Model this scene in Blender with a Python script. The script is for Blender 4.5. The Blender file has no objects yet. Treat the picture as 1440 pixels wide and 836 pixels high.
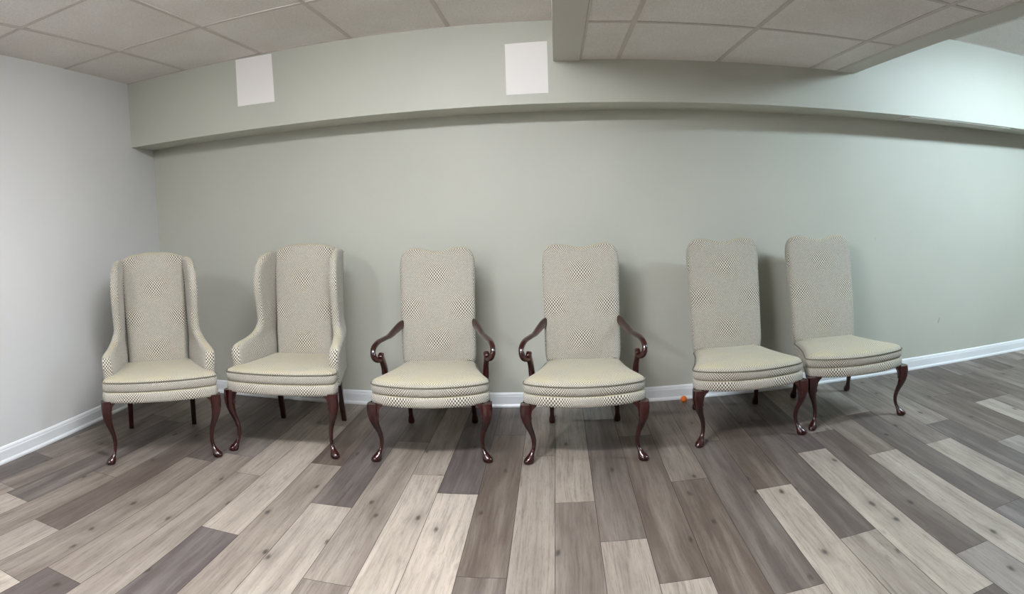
import bpy, bmesh, math, random
from mathutils import Vector, Matrix
random.seed(4)
S = bpy.context.scene
COL = S.collection
PI = math.pi
R = math.radians

# ------------------------------------------------------------------ camera numbers
CAM_R, YAW, PITCH, ROLL, YC, EYE = 865.6, .0726, -.0647, .0354, 345.88, 1.3382
YB = 4.024          # back wall
YS = 3.7135         # soffit face
ZS = 1.9405         # soffit underside
ZL = 2.428          # left ceiling
ZD = 2.186          # lowered ceiling underside
ZR = 2.529          # right ceiling
LA = .0837          # the left wall is a little out of square
XL = -3.029
XR, YN = 6.3, -4.2
def xleft(y): return XL + LA * (YB - y)

# ------------------------------------------------------------------ node helpers
def new_mat(name):
    m = bpy.data.materials.new(name); m.use_nodes = True
    nt = m.node_tree; b = nt.nodes['Principled BSDF']
    return m, nt, b
class NB:
    def __init__(s, nt): s.nt = nt
    def n(s, t, **k):
        n = s.nt.nodes.new(t)
        for a, v in k.items(): setattr(n, a, v)
        return n
    def put(s, sock, v):
        if isinstance(v, bpy.types.NodeSocket): s.nt.links.new(v, sock)
        else: sock.default_value = v
    def m(s, op, a, b=None, c=None, clamp=False):
        n = s.n('ShaderNodeMath', operation=op); n.use_clamp = clamp
        s.put(n.inputs[0], a)
        if b is not None: s.put(n.inputs[1], b)
        if c is not None: s.put(n.inputs[2], c)
        return n.outputs[0]
    def mixf(s, f, a, b):
        n = s.n('ShaderNodeMix', data_type='FLOAT'); s.put(n.inputs[0], f); s.put(n.inputs[2], a); s.put(n.inputs[3], b)
        return n.outputs[0]
    def mixc(s, f, a, b, blend='MIX'):
        n = s.n('ShaderNodeMix', data_type='RGBA', blend_type=blend); s.put(n.inputs[0], f)
        s.put(n.inputs[6], a if isinstance(a, bpy.types.NodeSocket) else (*a, 1)); s.put(n.inputs[7], b if isinstance(b, bpy.types.NodeSocket) else (*b, 1))
        return n.outputs[2]
    def comb(s, x, y, z):
        n = s.n('ShaderNodeCombineXYZ')
        for i, v in enumerate((x, y, z)): s.put(n.inputs[i], v)
        return n.outputs[0]
    def sep(s, v):
        n = s.n('ShaderNodeSeparateXYZ'); s.put(n.inputs[0], v); return n.outputs
    def noise(s, vec, scale, detail=2, rough=.5):
        n = s.n('ShaderNodeTexNoise'); s.put(n.inputs['Vector'], vec); n.inputs['Scale'].default_value = scale
        n.inputs['Detail'].default_value = detail; n.inputs['Roughness'].default_value = rough
        return n.outputs[0]
    def ramp(s, f, a, b, lo=0., hi=1.):
        n = s.n('ShaderNodeMapRange'); n.clamp = True; s.put(n.inputs[0], f)
        for i, v in enumerate((a, b, lo, hi)): n.inputs[i + 1].default_value = v
        return n.outputs[0]
    def bump(s, h, strength, dist, bsdf):
        n = s.n('ShaderNodeBump'); n.inputs['Strength'].default_value = strength; n.inputs['Distance'].default_value = dist
        s.put(n.inputs['Height'], h); s.nt.links.new(n.outputs[0], bsdf.inputs['Normal'])
def lin(r, g, b):
    f = lambda c: ((c / 255 + .055) / 1.055) ** 2.4 if c > 10 else c / 255 / 12.92
    return (f(r), f(g), f(b))

def paint(name, col, rough=.55, stain=None, bumpy=.15):
    m, nt, b = new_mat(name); k = NB(nt)
    tc = k.n('ShaderNodeTexCoord').outputs['Object']
    n1 = k.noise(tc, 1.3, 3)
    c = k.mixc(k.ramp(n1, .3, .7), tuple(x * .97 for x in col), tuple(min(1, x * 1.03) for x in col))
    if stain:
        x, y, z = k.sep(tc)[:3]
        for sx, sz, rx, rz, sl, amt in stain:
            dz = k.m('SUBTRACT', z, sz); dx = k.m('SUBTRACT', k.m('SUBTRACT', x, sx), k.m('MULTIPLY', dz, sl))
            r = k.m('ADD', k.m('POWER', k.m('DIVIDE', dx, rx), 2), k.m('POWER', k.m('DIVIDE', dz, rz), 2))
            c = k.mixc(k.ramp(r, .4, 1.1, amt, 0), c, tuple(v * .45 for v in col))
    nt.links.new(c, b.inputs['Base Color'])
    b.inputs['Roughness'].default_value = rough
    k.bump(k.noise(tc, 260, 2), bumpy, .002, b)
    return m

WALLG = lin(192, 192, 180)
M = {}
M['wall'] = paint('sage_paint', WALLG, .5, stain=[(2.897, .368, .007, .028, .35, .6), (2.3, 1.05, .006, .012, 0, .2)])
M['wall_left'] = paint('pale_grey_paint', lin(220, 220, 219), .5)
M['wall_front'] = paint('bounce_cutting_grey', lin(84, 84, 82), .6)  # unseen wall behind the camera, coloured dark to cut bounced light
M['soffit'] = paint('sage_soffit_paint', WALLG, .5)
M['bulkhead'] = paint('bulkhead_paint', lin(198, 195, 186), .6)
M['trim'] = paint('white_gloss_trim', lin(236, 238, 240), .3, bumpy=.03)
M['paper'] = paint('white_paper', lin(246, 242, 238), .7, bumpy=.03)
M['grid'] = paint('ceiling_grid_metal', lin(196, 188, 182), .5, bumpy=.0)

def tile_mat():
    m, nt, b = new_mat('mineral_fibre_tile'); k = NB(nt)
    tc = k.n('ShaderNodeTexCoord').outputs['Object']
    a = k.noise(tc, 75, 3, .7)
    v = k.n('ShaderNodeTexVoronoi'); nt.links.new(tc, v.inputs['Vector']); v.inputs['Scale'].default_value = 110
    pits = k.ramp(v.outputs['Distance'], .12, .3, 1, 0)
    spots = k.m('MULTIPLY', pits, k.ramp(a, .45, .6))
    big = k.noise(tc, 2.2, 2)
    base = k.mixc(k.ramp(big, .35, .65), lin(228, 223, 218), lin(236, 232, 228))
    c = k.mixc(k.m('MULTIPLY', spots, .8), base, lin(120, 112, 104))
    c = k.mixc(k.ramp(a, .35, .65, .16, 0), c, lin(150, 142, 134))
    nt.links.new(c, b.inputs['Base Color']); b.inputs['Roughness'].default_value = .95
    b.inputs['Specular IOR Level'].default_value = .1
    k.bump(k.m('SUBTRACT', a, spots), .5, .003, b)
    return m
M['tile'] = tile_mat()

def wood_mat():
    m, nt, b = new_mat('mahogany_lacquer'); k = NB(nt)
    tc = k.n('ShaderNodeTexCoord').outputs['Object']
    x, y, z = k.sep(tc)[:3]
    v = k.comb(k.m('MULTIPLY', x, 40), k.m('MULTIPLY', y, 40), k.m('MULTIPLY', z, 6))
    n = k.noise(v, 1.5, 4, .6)
    c = k.mixc(k.ramp(n, .3, .7), lin(24, 5, 6), lin(62, 12, 10))
    nt.links.new(c, b.inputs['Base Color'])
    b.inputs['Roughness'].default_value = .2
    b.inputs['Coat Weight'].default_value = .6; b.inputs['Coat Roughness'].default_value = .12
    return m
M['wood'] = wood_mat()

def fabric_mat(name, cream, dark, soil):
    m, nt, b = new_mat(name); k = NB(nt)
    t = k.n('ShaderNodeTexCoord')
    x, y, z = k.sep(t.outputs['Object'])[:3]
    nx, ny, nz = k.sep(t.outputs['Normal'])[:3]; nx, ny = k.m('ABSOLUTE', nx), k.m('ABSOLUTE', ny)
    top = k.m('GREATER_THAN', nz, .72)
    side = k.m('GREATER_THAN', nx, k.m('MULTIPLY', ny, 1.25))
    u = k.mixf(k.m('MULTIPLY', side, k.m('SUBTRACT', 1, top)), x, y)
    v = k.mixf(top, z, k.m('ADD', y, .165))
    PU, PV = .33, .39
    def wrap(a, per, off):
        return k.m('MULTIPLY', k.m('SUBTRACT', k.m('FRACT', k.m('ADD', k.m('DIVIDE', a, per), off)), .5), per)
    vv = k.m('SUBTRACT', v, .54)
    ua, va, ub, vb = wrap(u, PU, .5), wrap(vv, PV, .5), wrap(u, PU, 0.), wrap(vv, PV, 0.)
    def rad(a, c):
        return k.m('SQRT', k.m('ADD', k.m('POWER', k.m('DIVIDE', k.m('ABSOLUTE', a), .158), 2), k.m('POWER', k.m('DIVIDE', k.m('ABSOLUTE', c), .112), 2)))
    ra, rb = rad(ua, va), rad(ub, vb)
    s = k.m('LESS_THAN', ra, rb)
    X, Y, r = k.mixf(s, ub, ua), k.mixf(s, vb, va), k.m('MINIMUM', ra, rb)
    rc = k.m('MINIMUM', r, 1.15)
    w = k.m('ADD', 1, k.m('MULTIPLY', k.m('POWER', rc, 2), .75))
    X2, Y2 = k.m('MULTIPLY', X, w), k.m('MULTIPLY', Y, w)
    ca = k.m('SINE', k.m('MULTIPLY', X2, PI / .0088)); cb = k.m('COSINE', k.m('MULTIPLY', Y2, PI / .0108))
    chk = k.ramp(k.m('MULTIPLY', ca, cb), -.15, .15)
    # outer zone: small woven lozenges
    Q = PI / .0052
    fa = k.m('SINE', k.m('MULTIPLY', u, Q)); fb = k.m('SINE', k.m('MULTIPLY', v, Q))
    fine = k.ramp(k.m('MULTIPLY', fa, fb), -.3, .3)
    pat = k.mixf(k.ramp(r, .78, 1.05), chk, fine)
    con = k.ramp(r, .3, 1.05, 1.15, .5)
    amt = k.m('ADD', k.m('MULTIPLY', k.m('SUBTRACT', pat, .5), con), .5)
    base = k.mixc(amt, dark, cream)
    tc = t.outputs['Object']
    base = k.mixc(k.ramp(k.noise(tc, 170, 3, .7), .38, .62, .30, 0), base, dark)
    # real soiling of the cloth: yellowed seat tops and arm tops
    sm = k.m('MULTIPLY', k.ramp(nz, .55, .9), k.ramp(k.noise(tc, 7, 2), .3, .65, .45, 1))
    base = k.mixc(k.m('MULTIPLY', sm, soil), base, lin(186, 174, 136))
    nt.links.new(base, b.inputs['Base Color'])
    b.inputs['Roughness'].default_value = .92; b.inputs['Specular IOR Level'].default_value = .2
    b.inputs['Sheen Weight'].default_value = .25; b.inputs['Sheen Roughness'].default_value = .5
    k.bump(amt, .35, .0025, b)
    return m
CREAM, DARK = lin(232, 225, 210), lin(88, 84, 77)
M['fabric'] = fabric_mat('medallion_check_fabric', CREAM, DARK, .6)
def plain(name, col, rough=.6):
    m, nt, b = new_mat(name); k = NB(nt)
    tc = k.n('ShaderNodeTexCoord').outputs['Object']
    nt.links.new(k.mixc(k.noise(tc, 60, 2), tuple(x * .9 for x in col), tuple(min(1, x * 1.1) for x in col)), b.inputs['Base Color'])
    b.inputs['Roughness'].default_value = rough; return m
M['piping'] = plain('piping_cloth', lin(120, 116, 100), .9)
M['orange'] = plain('orange_plastic', lin(250, 120, 30), .45)

def floor_mat():
    m, nt, b = new_mat('oak_laminate_planks'); k = NB(nt)
    tc = k.n('ShaderNodeTexCoord').outputs['Object']
    at = k.n('ShaderNodeAttribute'); at.attribute_name = 'plank'
    sp = k.n('ShaderNodeSeparateColor'); nt.links.new(at.outputs['Color'], sp.inputs[0])
    tone, hue, seed = sp.outputs[:3]
    x, y, z = k.sep(tc)[:3]
    so = k.m('MULTIPLY', seed, 37)
    def vec(sx, sy): return k.comb(k.m('ADD', k.m('MULTIPLY', x, sx), so), k.m('ADD', k.m('MULTIPLY', y, sy), so), so)
    wob = k.noise(vec(3, 1.2), 1, 2)
    xw = k.m('ADD', x, k.m('MULTIPLY', k.m('SUBTRACT', wob, .5), .06))
    vg = k.comb(k.m('ADD', k.m('MULTIPLY', xw, 95), so), k.m('ADD', k.m('MULTIPLY', y, 3.2), so), so)
    g1 = k.noise(vg, 1, 4, .65)
    vs = k.comb(k.m('ADD', k.m('MULTIPLY', xw, 20), so), k.m('ADD', k.m('MULTIPLY', y, 1.3), so), so)
    g2 = k.noise(vs, 1, 3, .55)
    g3 = k.noise(vec(9, 2.0), 1, 2)
    light = k.mixc(hue, lin(188, 176, 163), lin(174, 166, 159))
    dark = k.mixc(hue, lin(92, 80, 72), lin(88, 80, 78))
    t = k.m('ADD', tone, k.m('MULTIPLY', k.m('SUBTRACT', g2, .5), .75), clamp=True)
    t = k.m('ADD', t, k.m('MULTIPLY', k.m('SUBTRACT', g3, .5), .35), clamp=True)
    c = k.mixc(t, dark, light)
    c = k.mixc(k.ramp(g1, .50, .68, 0, .34), c, lin(66, 57, 50))
    g4 = k.noise(k.comb(k.m('ADD', k.m('MULTIPLY', xw, 260), so), k.m('ADD', k.m('MULTIPLY', y, 14), so), so), 1, 3, .7)
    c = k.mixc(k.ramp(g4, .54, .70, 0, .35), c, lin(60, 52, 46))
    g5 = k.noise(vec(26, 6), 1, 3, .7)
    c = k.mixc(k.ramp(g5, .56, .74, 0, .30), c, lin(70, 60, 54))
    # knots
    vk = k.comb(k.m('ADD', k.m('MULTIPLY', x, 5.5), so), k.m('ADD', k.m('MULTIPLY', y, 2.6), so), so)
    vo = k.n('ShaderNodeTexVoronoi'); vo.voronoi_dimensions = '2D'; nt.links.new(vk, vo.inputs['Vector']); vo.inputs['Scale'].default_value = 1.0
    rc = k.n('ShaderNodeSeparateColor'); nt.links.new(vo.outputs['Color'], rc.inputs[0])
    d = k.m('ADD', vo.outputs['Distance'], k.m('MULTIPLY', k.m('SUBTRACT', k.noise(vec(60, 22), 1, 3), .5), .10))
    kn = k.m('MULTIPLY', k.ramp(d, .02, .075, 1, 0), k.m('GREATER_THAN', rc.outputs[0], .5))
    halo = k.m('MULTIPLY', k.ramp(d, .05, .26, .30, 0), k.m('GREATER_THAN', rc.outputs[0], .5))
    c = k.mixc(halo, c, lin(88, 78, 70)); c = k.mixc(k.m('MULTIPLY', kn, .8), c, lin(52, 44, 40))
    nt.links.new(c, b.inputs['Base Color'])
    nt.links.new(k.ramp(g1, .3, .7, .40, .52), b.inputs['Roughness'])
    b.inputs['Specular IOR Level'].default_value = .35
    k.bump(g1, .15, .001, b)
    return m
M['floor'] = floor_mat()
M['gap'] = plain('plank_gap', lin(58, 52, 48), .9)

# ------------------------------------------------------------------ object helpers
def link(name, me, mats, parent=None, smooth=True):
    o = bpy.data.objects.new(name, me); COL.objects.link(o)
    for mt in (mats if isinstance(mats, (list, tuple)) else [mats]): me.materials.append(mt)
    if smooth:
        for p in me.polygons: p.use_smooth = True
    if parent: o.parent = parent
    return o
def obj(name, bm, mats, parent=None, smooth=True, sharp=None):
    bmesh.ops.recalc_face_normals(bm, faces=bm.faces)
    if sharp:
        for e in bm.edges:
            if len(e.link_faces) == 2 and e.calc_face_angle(0) > sharp: e.smooth = False
    me = bpy.data.meshes.new(name); bm.to_mesh(me); bm.free()
    return link(name, me, mats, parent, smooth)
def box(bm, x0, x1, y0, y1, z0, z1, mi=0):
    v = [bm.verts.new(p) for p in ((x0,y0,z0),(x1,y0,z0),(x1,y1,z0),(x0,y1,z0),(x0,y0,z1),(x1,y0,z1),(x1,y1,z1),(x0,y1,z1))]
    for f in ((0,3,2,1),(4,5,6,7),(0,1,5,4),(1,2,6,5),(2,3,7,6),(3,0,4,7)):
        fc = bm.faces.new([v[i] for i in f]); fc.material_index = mi
def prism(bm, poly, z0, z1, mi=0):
    a = [bm.verts.new((x, y, z0)) for x, y in poly]; b = [bm.verts.new((x, y, z1)) for x, y in poly]
    n = len(poly)
    for f in [bm.faces.new(a[::-1]), bm.faces.new(b)] + [bm.faces.new((a[i], a[(i+1) % n], b[(i+1) % n], b[i])) for i in range(n)]:
        f.material_index = mi
def struct(name, bm, mats, **k):
    o = obj(name, bm, mats, smooth=False, **k); o['kind'] = 'structure'; return o
def tag(o, label, cat, group=None):
    o['label'] = label; o['category'] = cat
    if group: o['group'] = group
def thing(name, label, cat, loc=(0, 0, 0), rz=0, group=None):
    o = bpy.data.objects.new(name, None); COL.objects.link(o); o.empty_display_size = .2
    o.location = loc; o.rotation_euler = (0, 0, rz); tag(o, label, cat, group); return o
def loft(bm, rings, close=True, cap=True, mi=0):
    vr = [[bm.verts.new(p) for p in r] for r in rings]
    n = len(vr[0])
    for a, b in zip(vr, vr[1:]):
        for i in range(n if close else n - 1):
            f = bm.faces.new((a[i], a[(i+1) % n], b[(i+1) % n], b[i])); f.material_index = mi
    if cap:
        for r, rev in ((vr[0], True), (vr[-1], False)):
            f = bm.faces.new(r[::-1] if rev else r); f.material_index = mi
    return vr
def catmull(pts, n, closed=False):
    out = []; L = len(pts); segs = L if closed else L - 1
    g = (lambda i: pts[i % L]) if closed else (lambda i: pts[min(max(i, 0), L - 1)])
    for s in range(segs):
        p0, p1, p2, p3 = (Vector(g(s + d)) for d in (-1, 0, 1, 2))
        for j in range(n):
            t = j / n
            out.append(.5 * ((2*p1) + (p2-p0)*t + (2*p0-5*p1+4*p2-p3)*t*t + (3*p1-p0-3*p2+p3)*t**3))
    if not closed: out.append(Vector(pts[-1]))
    return out
def sweep(bm, path, radii, up=Vector((0, 0, 1)), seg=14, sq=2.0):
    """a limb along path; radii = (across, along up) for every point; sq > 2 makes the section squarer"""
    rings = []
    for i, p in enumerate(path):
        t = (path[min(i+1, len(path)-1)] - path[max(i-1, 0)]).normalized()
        a = t.cross(up)
        if a.length < 1e-3: a = t.cross(Vector((0, 1, 0)))
        a.normalize(); c = a.cross(t).normalized()
        ra, rb = radii[i]
        ring = []
        for j in range(seg):
            th = 2*PI*j/seg; co, si = math.cos(th), math.sin(th)
            ex = 2 / sq
            ring.append(p + a*ra*math.copysign(abs(co)**ex, co) + c*rb*math.copysign(abs(si)**ex, si))
        rings.append(ring)
    loft(bm, rings)
def interp(tab, t):
    for a, b in zip(tab, tab[1:]):
        if t <= b[0]:
            f = (t - a[0]) / (b[0] - a[0]) if b[0] > a[0] else 0
            f = max(0, min(1, f))
            return tuple(x + (y - x) * f for x, y in zip(a[1:], b[1:]))
    return tab[-1][1:]

# ------------------------------------------------------------------ the room
# floor: every plank column and joint as seen
cols = [-3.37,-3.2,-3.03,-2.86,-2.69,-2.53,-2.36,-2.195,-2.03,-1.85,-1.665,-1.515,-1.328,-1.15,-.95,-.76,-.595,-.40,-.215,-.042,.137,.323,.509,.69,.872,1.048,1.21,1.375,1.535,1.71,1.88,2.05,2.225,2.395,2.55,2.70,2.86,3.03,3.20,3.37]
while cols[-1] < XR + .1: cols.append(cols[-1] + .172)
# left boundary: (joint y, (tone, hue) nearer, (tone, hue) farther)
known = {-2.86:(2.40,(.15,.9),(.5,.5)), -2.69:(1.98,(.62,.4),(.42,.4)), -2.53:(3.3,(.26,.8),(.4,.5)), -2.36:(2.40,(.5,.2),(.52,.5)),
 -2.195:(1.82,(.72,.5),(.22,.5)), -2.03:(2.82,(.55,.4),(.25,.8)), -1.85:(1.58,(.2,.9),(.66,.3)), -1.665:(2.75,(.68,.4),(.8,.3)),
 -1.515:(2.185,(.34,1.),(.85,.2)), -1.328:(2.985,(.68,.1),(.2,.2)), -1.15:(2.56,(.82,.4),(.28,.9)), -.95:(2.0,(.6,.4),(.68,.3)),
 -.76:(2.955,(.9,.1),(.72,.4)), -.595:(2.765,(.92,.1),(.2,1.)), -.40:(2.125,(.42,.6),(.32,.1)), -.215:(3.2,(.7,.4),(.6,.3)),
 -.042:(2.68,(.48,.5),(.72,.2)), .137:(2.345,(.75,.2),(.42,.6)), .323:(2.045,(.74,.3),(.25,.3)), .509:(2.81,(.25,.2),(.5,.3)),
 .69:(1.87,(.8,.3),(.3,.7)), .872:(2.62,(.85,.1),(.12,.1)), 1.048:(2.10,(.72,.4),(.22,.7)), 1.21:(2.935,(.82,.3),(.2,.9)),
 1.375:(1.78,(.7,.8),(.2,.6)), 1.535:(2.75,(.8,.3),(.5,.3)), 1.71:(1.955,(.4,1.),(.15,.8)), 1.88:(2.72,(.74,.3),(.5,.5)),
 2.05:(2.96,(.16,.9),(.6,.5)), 2.225:(3.9,(.4,.5),(.4,.5)), 2.395:(3.37,(.16,.2),(.5,.4)), 2.55:(4.5,(.2,.6),(.4,.5)),
 2.70:(3.12,(.5,.5),(.2,.5)), 2.86:(2.3,(.4,.5),(.26,.6)), 3.03:(4.4,(.56,.5),(.5,.5)), 3.20:(3.61,(.45,.5),(.2,.5)), 3.37:(2.9,(.4,.5),(.5,.5))}
bm = bmesh.new(); lay = bm.loops.layers.color.new('plank')
rf = random.Random(11)
PLK = 1.38; G = .0011
for c0, c1 in zip(cols, cols[1:]):
    if c1 < XL - .3: continue
    kn = known.get(c0) or (rf.uniform(1.5, 2.9), (rf.random(), rf.random()), (rf.random(), rf.random()))
    js = [kn[0] + PLK * q for q in range(-5, 4)]
    for q, (y0, y1) in enumerate(zip(js, js[1:])):
        ya, yb = max(y0, YN), min(y1, YB)
        if yb - ya < .01: continue
        near, far = abs(y1 - kn[0]) < 1e-6, abs(y0 - kn[0]) < 1e-6
        tone = kn[1] if near else kn[2] if far else (rf.uniform(.1, .95), rf.random())
        xa, xb = c0 + G, min(c1, XR) - G
        v = [bm.verts.new(p) for p in ((xa, ya+G, 0), (xb, ya+G, 0), (xb, yb-G, 0), (xa, yb-G, 0))]
        f = bm.faces.new(v); sd = rf.random()
        for l in f.loops: l[lay] = (tone[0], tone[1], sd, 1)
box(bm, -3.7, XR, YN, YB, -.06, -.0015, 1)
me = bpy.data.meshes.new('floor'); bm.to_mesh(me); bm.free()
fo = link('floor', me, [M['floor'], M['gap']], smooth=False); fo['kind'] = 'structure'

T = .15
bm = bmesh.new(); box(bm, XL - .3, XR + T, YB, YB + T, -.06, 2.7); struct('wall_back', bm, M['wall'])
bm = bmesh.new(); prism(bm, [(xleft(YN), YN), (xleft(YB), YB), (xleft(YB) - T, YB), (xleft(YN) - T, YN)], -.06, 2.7); struct('wall_left', bm, M['wall_left'])
bm = bmesh.new(); box(bm, XR, XR + T, YN, YB, -.06, 2.7); struct('wall_right', bm, M['wall'])
bm = bmesh.new(); box(bm, -3.6, XR + T, YN - T, YN, -.06, 2.7); struct('wall_front', bm, M['wall_front'])
# soffit along the back wall
bm = bmesh.new()
prism(bm, [(xleft(YS), YS), (XR, YS), (XR, YB), (xleft(YB), YB)], ZS, 2.7)
struct('soffit', bm, M['soffit'])
# suspended ceilings: tiles plus the metal grid
BAR = .012
def ceiling(name, x0, x1, z, xs, ys, skew=False):
    bm = bmesh.new()
    lo = (lambda y: xleft(y)) if skew else (lambda y: x0)
    prism(bm, [(lo(YN), YN), (x1, YN), (x1, YS), (lo(YS), YS)], z, z + .05, 0)
    for x in xs: box(bm, x - BAR, x + BAR, YN, YS, z - .004, z + .001, 1)
    for y in ys: box(bm, lo(y) + .001, x1, y - BAR, y + BAR, z - .0035, z + .001, 1)
    # wall angle
    box(bm, lo(YS), x1, YS - .012, YS, z - .003, z + .001, 1)
    struct(name, bm, [M['tile'], M['grid']])
ys1 = [2.975 - .79 * k for k in range(7)]
ceiling('ceiling', -3.4, .012, ZL, [-2.461, -1.849, -1.222, -.6086, -3.07], ys1, skew=True)
ceiling('ceiling_right', 1.95, XR, ZR, [2.15, 2.76, 3.98, 4.59, 5.20, 5.81], [2.98 - .61 * k for k in range(11)])
XA, XB = .012, 1.952
bm = bmesh.new()
# lowered ceiling: painted side faces and borders around the tiles
box(bm, XA, XA + .156, YN, YS, ZD, ZR + .15, 0)
box(bm, XB - .128, XB, YN, YS, ZD, ZR + .15, 0)
box(bm, XA + .156, XB - .128, YN, YS, ZD + .006, ZD + .05, 1)
for x in (.398, 1.008, 1.63): box(bm, x - BAR, x + BAR, YN, YS, ZD + .002, ZD + .007, 2)
for k in range(7): y = 2.955 - .75 * k; box(bm, XA + .156, XB - .128, y - BAR, y + BAR, ZD + .0025, ZD + .007, 2)
for x in (XA + .158, XB - .142): box(bm, x, x + .012, YN, YS, ZD + .0015, ZD + .007, 2)
struct('ceiling_bulkhead', bm, [M['bulkhead'], M['tile'], M['grid']])

# baseboards with a moulded cap and a shoe
prof = [(0, 0), (.021, 0), (.021, .010), (.016, .018), (.013, .021), (.013, .070), (.010, .078), (.010, .084), (.006, .092), (0, .096)]
def baseboard(name, a, b, nrm):
    bm = bmesh.new(); a, b, nrm = Vector((*a, 0)), Vector((*b, 0)), Vector((*nrm, 0)).normalized()
    loft(bm, [[p + nrm * d + Vector((0, 0, z)) for d, z in prof] for p in (a, b)])
    struct(name, bm, M['trim'])
baseboard('baseboard_back', (xleft(YB) + .01, YB), (XR, YB), (0, -1))
baseboard('baseboard_left', (xleft(YN), YN), (xleft(YB - .012), YB - .012), (1, LA))
baseboard('baseboard_right', (XR, YN), (XR, YB - .022), (-1, 0))

# blank sheets on the soffit face
def sheet(name, q, label):
    bm = bmesh.new(); y0, y1 = YS - .0035, YS - .0005
    f = [bm.verts.new((x, y0, z)) for x, z in q]; g = [bm.verts.new((x, y1, z)) for x, z in q]
    bm.faces.new(f); bm.faces.new(g[::-1])
    for i in range(4): bm.faces.new((f[i], g[i], g[(i+1) % 4], f[(i+1) % 4]))
    o = obj(name, bm, M['paper'], smooth=False); tag(o, label, 'paper sheet', 'blank white sheets on the soffit'); return o
sheet('paper_sheet', [(-2.050, 2.105), (-1.770, 2.100), (-1.775, 2.415), (-2.047, 2.42)], 'blank white rectangular sheet on the soffit, touching the ceiling above the wing chairs')
sheet('paper_sheet', [(-.272, 1.998), (-.020, 2.001), (-.020, 2.304), (-.271, 2.297)], 'blank white rectangular sheet on the soffit beside the lowered ceiling edge')

# flat white panel let into the underside of the soffit, far right
bm = bmesh.new(); box(bm, 2.40, 3.37, YS + .012, 3.925, ZS - .008, ZS + .0)
bmesh.ops.bevel(bm, geom=bm.edges[:], offset=.002, segments=1)
o = obj('access_panel', bm, M['bulkhead'], smooth=False)
tag(o, 'long flat white panel fixed under the soffit at the far right', 'panel')

# ------------------------------------------------------------------ ceiling lights
def light_panel(x, y, z, lx, ly, watts, col, label):
    """surface-mounted wraparound fixture: white pan, lens that glows downwards and sideways"""
    t = thing('ceiling_light', label, 'ceiling light', (x, y, z), 0, 'wraparound ceiling lights')
    bm = bmesh.new(); box(bm, -lx/2, lx/2, -ly/2, ly/2, -.022, -.0045)
    obj('housing', bm, M['trim'], t, smooth=False)
    m, nt, b = new_mat('lit_lens')
    b.inputs['Base Color'].default_value = (.8, .8, .8, 1)
    bm = bmesh.new()
    h = .065
    ring = [(-ly/2 + .004, -.023), (-ly/2 + .012, -.048), (-ly/2 + .045, -h), (ly/2 - .045, -h), (ly/2 - .012, -.048), (ly/2 - .004, -.023)]
    loft(bm, [[Vector((xx, yy, zz)) for yy, zz in ring] for xx in (-lx/2 + .012, lx/2 - .012)])
    area = sum(f.calc_area() for f in bm.faces) - lx*ly
    b.inputs['Emission Color'].default_value = (*col, 1); b.inputs['Emission Strength'].default_value = watts / area / PI
    obj('lens', bm, m, t, smooth=False)
WARM, COOL = (.97, 1., 1.05), (.80, 1., 1.13)
LIGHTS = [(-.66, 1.62, ZL, 1.2, .26, 95, WARM, 'lit wraparound ceiling light in front of the armchairs'),
          (-1.95, -.75, ZL, .26, 1.2, 98, WARM, 'lit wraparound ceiling light near the pale left wall'),
          (3.36, 2.40, ZR, 1.2, .26, 92, COOL, 'lit wraparound ceiling light right of the lowered ceiling'),
          (3.75, -.6, ZR, 1.2, .26, 10, COOL, 'added wraparound fill light behind the viewer on the right')]  # last fixture is an added fill for the ambient light
for l in LIGHTS: light_panel(*l)
w = bpy.data.worlds.new('room_world'); S.world = w; w.use_nodes = True
w.node_tree.nodes['Background'].inputs[0].default_value = (.8, .85, .9, 1); w.node_tree.nodes['Background'].inputs[1].default_value = .3

# ------------------------------------------------------------------ chairs
def half_outline(pts, n=6):
    """right half, rear centre to front centre, mirrored to a closed loop (counter-clockwise)"""
    c = [(p.x, p.y) for p in catmull([Vector((x, y, 0)) for x, y in pts], n)]
    left = [(-x, y) for x, y in c[::-1] if x > 1e-6]
    return c + left
def ring_loft(bm, outline, levels, place, centre, top=True, bottom=True):
    """levels: (inset distance, height) from one end to the other; place(x, y, h) -> point"""
    n = len(outline); cx, cy = centre
    nr = []
    area = sum(outline[i][0]*outline[(i+1) % n][1] - outline[(i+1) % n][0]*outline[i][1] for i in range(n))
    sg = 1 if area > 0 else -1
    for i in range(n):
        a, b = outline[i-1], outline[(i+1) % n]; dx, dy = b[0]-a[0], b[1]-a[1]; l = math.hypot(dx, dy) or 1
        nr.append((-dy/l*sg, dx/l*sg))
    rings = []
    for lv in levels:
        ins, h = lv[0], lv[1]; sc = lv[2] if len(lv) > 2 else 1
        rings.append([place(cx + (x + nx*ins - cx)*sc, cy + (y + ny*ins - cy)*sc, h) for (x, y), (nx, ny) in zip(outline, nr)])
    vr = [[bm.verts.new(p) for p in r] for r in rings]
    for a, b in zip(vr, vr[1:]):
        for i in range(n): bm.faces.new((a[i], a[(i+1) % n], b[(i+1) % n], b[i]))
    if bottom: bm.faces.new(vr[0][::-1])
    if top:
        c = bm.verts.new(sum((v.co for v in vr[-1]), Vector()) / n)
        for i in range(n): bm.faces.new((vr[-1][i], vr[-1][(i+1) % n], c))
    return rings

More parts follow.
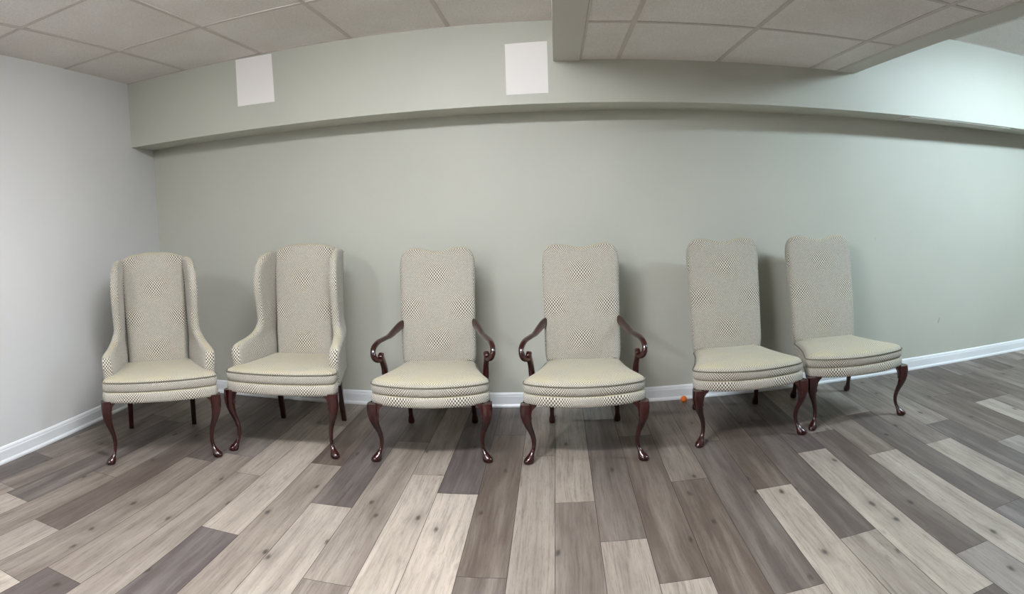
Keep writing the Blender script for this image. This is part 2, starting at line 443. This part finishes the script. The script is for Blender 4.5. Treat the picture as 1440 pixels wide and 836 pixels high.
# front cabriole leg: (height, distance in from the outer corner, half width)
LEG = [(0, .036, .019), (.004, .036, .0235), (.014, .036, .0255), (.024, .037, .0245), (.032, .040, .021), (.042, .0455, .0158), (.054, .052, .0122), (.07, .058, .0107), (.095, .061, .0113),
       (.12, .060, .0124), (.147, .055, .0140), (.175, .0465, .0165), (.204, .037, .0200), (.235, .030, .0240), (.266, .0265, .0272), (.30, .0265, .0295), (.33, .029, .030)]
def leg_front(bm, sx, xo, yo, ht):
    rings = []; k = ht / .33
    N = 34
    for i in range(N + 1):
        z = .33 * (i / N) ** (1.0)
        ins, r = interp(LEG, z)
        z2 = z * k if z > .05 else z
        if z > .05: z2 = .05 + (z - .05) * (ht - .05) / .28
        cx, cy = sx * (xo - ins), yo + ins
        sq = 2 + 1.6 * max(0, (z - .15) / .18)
        toe = .012 * max(0, 1 - abs(z - .012) / .03)
        ring = []
        for j in range(16):
            th = 2*PI*j/16; co, si = math.cos(th), math.sin(th); ex = 2 / sq
            px, py = math.copysign(abs(co)**ex, co)*r, math.copysign(abs(si)**ex, si)*r
            # toe points outwards along the diagonal
            dg = (px * sx - py) / (r * 1.414 + 1e-9)
            if dg > 0: px += sx * toe * dg * .7; py -= toe * dg * .7
            ring.append(Vector((cx + px, cy + py, z2)))
        rings.append(ring)
    loft(bm, rings)
    # scrolled ears under the rails, on the inner sides of the knee
    zt = ht
    for dx, dy in ((-sx, 0), (0, 1)):
        base = Vector((sx * (xo - .027), yo + .027, 0))
        pr = [(.018, 0), (.058, 0), (.056, -.010), (.044, -.020), (.034, -.034), (.030, -.05), (.026, -.068), (.029, -.078), (.024, -.088), (.016, -.092), (.010, -.08)]
        d = Vector((dx, dy, 0)); nrm = Vector((-dy, dx, 0))
        loft(bm, [[base + d*a + nrm*o*s + Vector((0, 0, zt + h)) for a, h in pr] for o, s in ((-.017, 1), (-.010, 1), (.010, 1), (.017, 1))])
def leg_rear_curved(bm, sx, ht):
    path = catmull([Vector(p) for p in ((sx*.190, .232, ht), (sx*.192, .232, ht*.75), (sx*.195, .243, ht*.5), (sx*.198, .266, ht*.27), (sx*.200, .290, ht*.1), (sx*.200, .300, .012), (sx*.200, .302, 0))], 4)
    rad = [interp([(0, .015, .014), (.01, .021, .021), (.03, .020, .020), (.06, .0135, .0135), (.18, .016, .016), (.4, .021, .019)], p.z) for p in path]
    sweep(bm, path, rad, up=Vector((0, 1, 0)), seg=12, sq=2.6)
def leg_rear_straight(bm, sx, ht):
    path = [Vector((sx*.200, .225, ht)) .lerp(Vector((sx*.208, .305, 0)), t/6) for t in range(7)]
    path = [p + Vector((0, -.010*math.sin(PI*i/6), 0)) for i, p in enumerate(path)]
    sweep(bm, path, [(.019 - .004*i/6, .019 - .004*i/6) for i in range(7)], up=Vector((0, 1, 0)), seg=16, sq=6)

SLOPE = .062
def tilt(y): return -SLOPE * max(0, y + .30)
PLAN_A = [(0, .235), (.12, .235), (.20, .232), (.222, .215), (.228, .17), (.240, .08), (.256, 0), (.276, -.09), (.299, -.17), (.313, -.215), (.319, -.245), (.313, -.272), (.288, -.298), (.23, -.325), (.12, -.353), (0, -.364)]
PLAN_W = [(0, .245), (.12, .245), (.205, .242), (.232, .22), (.240, .16), (.262, 0), (.288, -.12), (.307, -.19), (.321, -.235), (.326, -.275), (.320, -.304), (.300, -.322), (.23, -.338), (.12, -.350), (0, -.354)]
def seat_parts(t, plan, z0, zseam, zwelt, crown):
    out = half_outline(plan, 7)
    # upholstered rail
    bm = bmesh.new(); h = zseam - z0
    ring_loft(bm, out, [(.03, z0 + .001), (.006, z0), (.001, z0 + .004), (-.001, z0 + h*.3), (-.002, z0 + h*.6), (.000, z0 + h*.85), (.006, zseam - .002), (.02, zseam)], lambda x, y, z: Vector((x, y, z)), (0, -.05), top=True)
    rail = obj('seat_rail', bm, M['fabric'], t)
    # cushion
    bm = bmesh.new(); h2 = zwelt - zseam
    lv = [(.03, zseam + .001), (.010, zseam + .001), (.004, zseam + .006), (.0, zseam + h2*.35), (-.001, zseam + h2*.65), (.002, zwelt - .004), (.004, zwelt)]
    for ins, q in ((.010, .30), (.022, .52), (.040, .70), (.065, .84)): lv.append((ins, zwelt + crown*q))
    for s, q in ((.85, .91), (.65, .97), (.45, .995), (.25, 1.), (.1, 1.)): lv.append((.065, zwelt + crown*q, s))
    def pl(x, y, z):
        f = (z - zseam) / max(1e-6, zwelt - zseam); f = max(0, min(1, f))
        return Vector((x, y, z + tilt(y) * f * .8))
    ring_loft(bm, out, lv, pl, (0, -.06))
    seat = obj('seat', bm, M['fabric'], t)
    # piping around the top edge
    bm = bmesh.new()
    n = len(out); path = []
    for i in range(n):
        a, b = out[i-1], out[(i+1) % n]; dx, dy = b[0]-a[0], b[1]-a[1]; l = math.hypot(dx, dy) or 1
        x, y = out[i]; path.append(Vector((x + dy/l*0 , y, zwelt + tilt(y)*.8)))
    rr = []
    for i, p in enumerate(path):
        tt = (path[(i+1) % n] - path[i-1]).normalized(); a = tt.cross(Vector((0, 0, 1))).normalized(); c = a.cross(tt)
        rr.append([p + a*.0036*math.cos(2*PI*j/8) + c*.0036*math.sin(2*PI*j/8) for j in range(8)])
    rr.append(rr[0]); loft(bm, rr, cap=False); bmesh.ops.remove_doubles(bm, verts=bm.verts, dist=1e-5)
    obj('piping', bm, M['piping'], seat)
    return out

def back_point(x, h, d, y0, y1, z0, z1, curve=.012):
    """h 0..1 up the back; d = distance forward of the middle plane"""
    ang = math.atan2(y1 - y0, z1 - z0)
    y = y0 + (y1 - y0)*h - curve*math.sin(PI*h); z = z0 + (z1 - z0)*h
    return Vector((x, y - d*math.cos(ang), z + d*math.sin(ang)))
def back_pad(t, outl, y0, y1, z0, z1, thick, name='backrest', edge=.022, crown=.022, cy=.5):
    H = z1 - z0
    bm = bmesh.new(); hb = thick / 2
    lv = [(.02, -hb*1.0), (.006, -hb*.92), (0, -hb*.7), (0, 0), (.0, hb*.35), (.004, hb*.66), (.011, hb*.86), (edge, hb)]
    for s in (.93, .82, .68, .54, .4, .26, .12): lv.append((edge, hb + .0001, s))
    W = max(abs(p[0]) for p in outl) - edge
    def pl(x, y, d):
        if d >= hb:
            d = hb + crown * max(0, 1 - (x/W)**2) * max(0, 1 - (2*y/H - 1)**4)
        return back_point(x, y / H, d, y0, y1, z0, z1)
    ring_loft(bm, outl, lv, pl, (0, H*cy))
    return obj(name, bm, M['fabric'], t)

def side_chair(label, loc, rz, group, arms=False, name='side_chair', first=None):
    t = thing(name, label, 'chair', loc, rz, group)
    seat_parts(t, PLAN_A, .310, .366, .418, .040)
    Z0, Z1 = .36, 1.098; H = Z1 - Z0
    half = [(0, 0), (.10, 0), (.155, .002), (.192, .014), (.214, .038), (.223, .070), (.226, .12), (.228, .3), (.231, .5), (.234, .60), (.233, H - .10), (.225, H - .055), (.203, H - .020), (.168, H - .003), (.125, H + .001), (.075, H - .010), (.032, H - .022), (0, H - .024)]
    back_pad(t, half_outline(half, 6), .235, .365, Z0, Z1, .066)
    for sx in (-1, 1):
        bm = bmesh.new(); leg_front(bm, sx, .331, -.328, .318); obj('leg', bm, M['wood'], t, sharp=R(50))
    for sx in (-1, 1):
        bm = bmesh.new(); leg_rear_curved(bm, sx, .335); obj('leg', bm, M['wood'], t, sharp=R(60))
    if arms:
        for sx in (-1, 1):
            P = [(.210, .268, .640), (.232, .225, .632), (.256, .165, .612), (.276, .105, .596), (.298, .045, .591), (.322, -.015, .584), (.337, -.062, .562), (.338, -.084, .530), (.328, -.080, .503), (.314, -.062, .492), (.302, -.044, .496), (.294, -.034, .508)]
            path = catmull([Vector((sx*a, b, c)) for a, b, c in P], 5)
            n = len(path) - 1
            rad = [interp([(0, .014, .026), (.12, .014, .027), (.22, .014, .022), (.31, .014, .0135), (.42, .015, .013), (.55, .015, .0145), (.68, .0155, .0165), (.82, .015, .0165), (1, .011, .012)], i/n) for i in range(n + 1)]
            bm = bmesh.new(); sweep(bm, path, rad, up=Vector((0, 0, 1)), seg=14, sq=2.5)
            arm = obj('armrest', bm, M['wood'], t, sharp=R(60))
            P = [(.300, -.052, .524), (.301, -.046, .512), (.300, -.032, .490), (.297, -.014, .462), (.294, .002, .43), (.292, .008, .39), (.288, .010, .335)]
            path = catmull([Vector((sx*a, b, c)) for a, b, c in P], 4); n = len(path) - 1
            rad = [interp([(0, .010, .012), (.08, .017, .021), (.3, .016, .021), (.6, .017, .024), (1, .018, .030)], i/n) for i in range(n + 1)]
            bm = bmesh.new(); sweep(bm, path, rad, up=Vector((0, 1, 0)), seg=14, sq=3.2); obj('arm_post', bm, M['wood'], t, sharp=R(60))
    return t

def wing_chair(label, loc, rz, group):
    t = thing('wing_chair', label, 'chair', loc, rz, group)
    seat_parts(t, PLAN_W, .352, .412, .468, .026)
    Z0, Z1 = .37, 1.152; H = Z1 - Z0
    half = [(0, 0), (.08, 0), (.130, .002), (.162, .013), (.181, .036), (.188, .068), (.190, .15), (.196, .35), (.204, .55), (.208, H - .10), (.206, H - .062), (.192, H - .038), (.16, H - .020), (.11, H - .006), (.05, H), (0, H + .001)]
    back_pad(t, half_outline(half, 6), .225, .350, Z0, Z1, .085, edge=.018, crown=.020)
    # arms and wings: one upholstered side on each side
    F = [(-.205, .372), (-.215, .43), (-.224, .49), (-.226, .535), (-.215, .572), (-.185, .596), (-.14, .606), (-.08, .612), (-.02, .622), (.03, .640), (.058, .668), (.066, .71), (.058, .77), (.043, .84), (.036, .90), (.040, .96), (.058, 1.02), (.092, 1.065), (.14, 1.095), (.20, 1.112), (.27, 1.118), (.33, 1.112)]
    B = [(.24, .372), (.24, .40), (.242, .43), (.243, .45), (.244, .47), (.245, .49), (.246, .51), (.248, .535), (.25, .56), (.254, .59), (.26, .63), (.268, .68), (.278, .74), (.29, .81), (.30, .87), (.31, .92), (.318, .97), (.326, 1.01), (.333, 1.04), (.338, 1.065), (.342, 1.085), (.345, 1.098)]
    Fs = [(p.x, p.y) for p in catmull([Vector((*p, 0)) for p in F], 4)]; Bs = [(p.x, p.y) for p in catmull([Vector((*p, 0)) for p in B], 4)]
    def dist(p):
        best = 9
        for a, b in zip(Fs, Fs[1:]):
            ax, ay = b[0]-a[0], b[1]-a[1]; l2 = ax*ax + ay*ay or 1e-9
            u = max(0, min(1, ((p[0]-a[0])*ax + (p[1]-a[1])*ay)/l2))
            best = min(best, math.hypot(p[0]-a[0]-u*ax, p[1]-a[1]-u*ay))
        return best
    ts = [0, .015, .04, .075, .12, .18, .26, .36, .48, .60, .72, .84, .93, 1]
    for sx in (-1, 1):
        bm = bmesh.new(); rows = []
        for f, b in zip(Fs, Bs):
            rin, rout = [], []
            for u in ts:
                y, z = f[0] + (b[0]-f[0])*u, f[1] + (b[1]-f[1])*u
                d = dist((y, z)); aw = max(0, min(1, (.70 - z)/.12)); aw = aw*aw*(3-2*aw)
                rr = .024 + .008*aw
                th = math.sqrt(max(0, rr*rr - max(0, rr - d)**2)) if d < rr else rr
                fr = max(0, min(1, (.27 - y)/.5))
                xm = (.224 + .026*max(0, (.27 - y)/.24)) * (1-aw) + (.222 + .075*fr) * aw
                bul = .006*math.sin(PI*min(1, d/.12))
                # arm roll leans outwards at its crest
                roll = .012*aw*max(0, min(1, (z - .50)/.1))
                rin.append((sx*(xm + roll - th*.95 - bul*(1-aw)), y, z)); rout.append((sx*(xm + roll + th), y, z))
            rows.append(rout[::-1] + rin[1:])
        vr = [[bm.verts.new(p) for p in r] for r in rows]
        for a, b2 in zip(vr, vr[1:]):
            for i in range(len(a) - 1): bm.faces.new((a[i], a[i+1], b2[i+1], b2[i]))
        for r in (vr[0], vr[-1]): bm.faces.new(r)
        for a, b2 in zip(vr, vr[1:]): bm.faces.new((a[-1], a[0], b2[0], b2[-1]))
        obj('wing_and_arm', bm, M['fabric'], t)
    # outside back
    bm = bmesh.new()
    hb = [(0, 0), (.1, 0), (.20, .0), (.228, .01), (.232, .15), (.236, .4), (.236, H - .08), (.228, H - .05), (.19, H - .032), (.11, H - .012), (0, H - .006)]
    ring_loft(bm, half_outline(hb, 5), [(.02, -.012), (.004, -.010), (0, 0), (.004, .012), (.02, .014)], lambda x, y, d: back_point(x, y/H, d, .262, .378, Z0, Z1), (0, H/2))
    obj('outside_back', bm, M['fabric'], t)
    for sx in (-1, 1):
        bm = bmesh.new(); leg_front(bm, sx, .336, -.332, .362); obj('leg', bm, M['wood'], t, sharp=R(50))
    for sx in (-1, 1):
        bm = bmesh.new(); leg_rear_straight(bm, sx, .365); obj('leg', bm, M['wood'], t, sharp=R(40))
    return t

wing_chair('patterned upholstered wing chair turned diagonally in the corner beside the pale left wall', (-2.285, 2.950, 0), R(37.5), 'wing chairs')
wing_chair('patterned upholstered wing chair standing nearly straight between the corner chair and the open armchairs', (-1.555, 3.345, 0), R(6.0), 'wing chairs')
side_chair('open wooden armchair with patterned seat and back, standing beside a wing chair', (-.715, 3.405, 0), R(4.5), 'open armchairs with curved wooden arms', True, 'armchair')
side_chair('open wooden armchair with patterned seat and back, standing beside the armless chairs', (.130, 3.395, 0), R(-2.0), 'open armchairs with curved wooden arms', True, 'armchair')
side_chair('armless patterned high-back chair standing closer to the armchairs, next to the orange ball', (1.045, 3.475, 0), R(-1.5), 'armless side chairs')
side_chair('armless patterned high-back chair standing at the right end of the row', (1.725, 3.49, 0), R(-2.0), 'armless side chairs')

# little orange ball by the baseboard
bm = bmesh.new(); bmesh.ops.create_uvsphere(bm, u_segments=32, v_segments=18, radius=.021)
o = obj('ball', bm, M['orange']); o.location = (.812, 3.945, .0212)
tag(o, 'small orange ball on the floor against the white baseboard', 'ball')

# ------------------------------------------------------------------ camera
cy, sy, cp, sp, cr, sr = math.cos(YAW), math.sin(YAW), math.cos(PITCH), math.sin(PITCH), math.cos(ROLL), math.sin(ROLL)
Mx = Matrix(((cy,-sy,0),(sy,cy,0),(0,0,1))) @ Matrix(((1,0,0),(0,cp,-sp),(0,sp,cp))) @ Matrix(((cr,0,sr),(0,1,0),(-sr,0,cr)))
rt, fw, up = Mx.col[0], Mx.col[1], Mx.col[2]
cd = bpy.data.cameras.new('camera'); cam = bpy.data.objects.new('camera', cd); COL.objects.link(cam)
cam.matrix_world = Matrix(((rt[0], up[0], -fw[0], 0), (rt[1], up[1], -fw[1], 0), (rt[2], up[2], -fw[2], EYE), (0, 0, 0, 1)))
cd.type = 'PANO'; cd.panorama_type = 'CENTRAL_CYLINDRICAL'
cd.central_cylindrical_range_u_min = -720 / CAM_R; cd.central_cylindrical_range_u_max = 720 / CAM_R
cd.central_cylindrical_range_v_min = -(836 - YC) / CAM_R; cd.central_cylindrical_range_v_max = YC / CAM_R
cd.central_cylindrical_radius = 1.0
S.camera = cam
vs = S.view_settings
vs.view_transform = 'Standard'; vs.look = 'None'; vs.gamma = 1; vs.use_curve_mapping = False
vs.exposure = 0.0
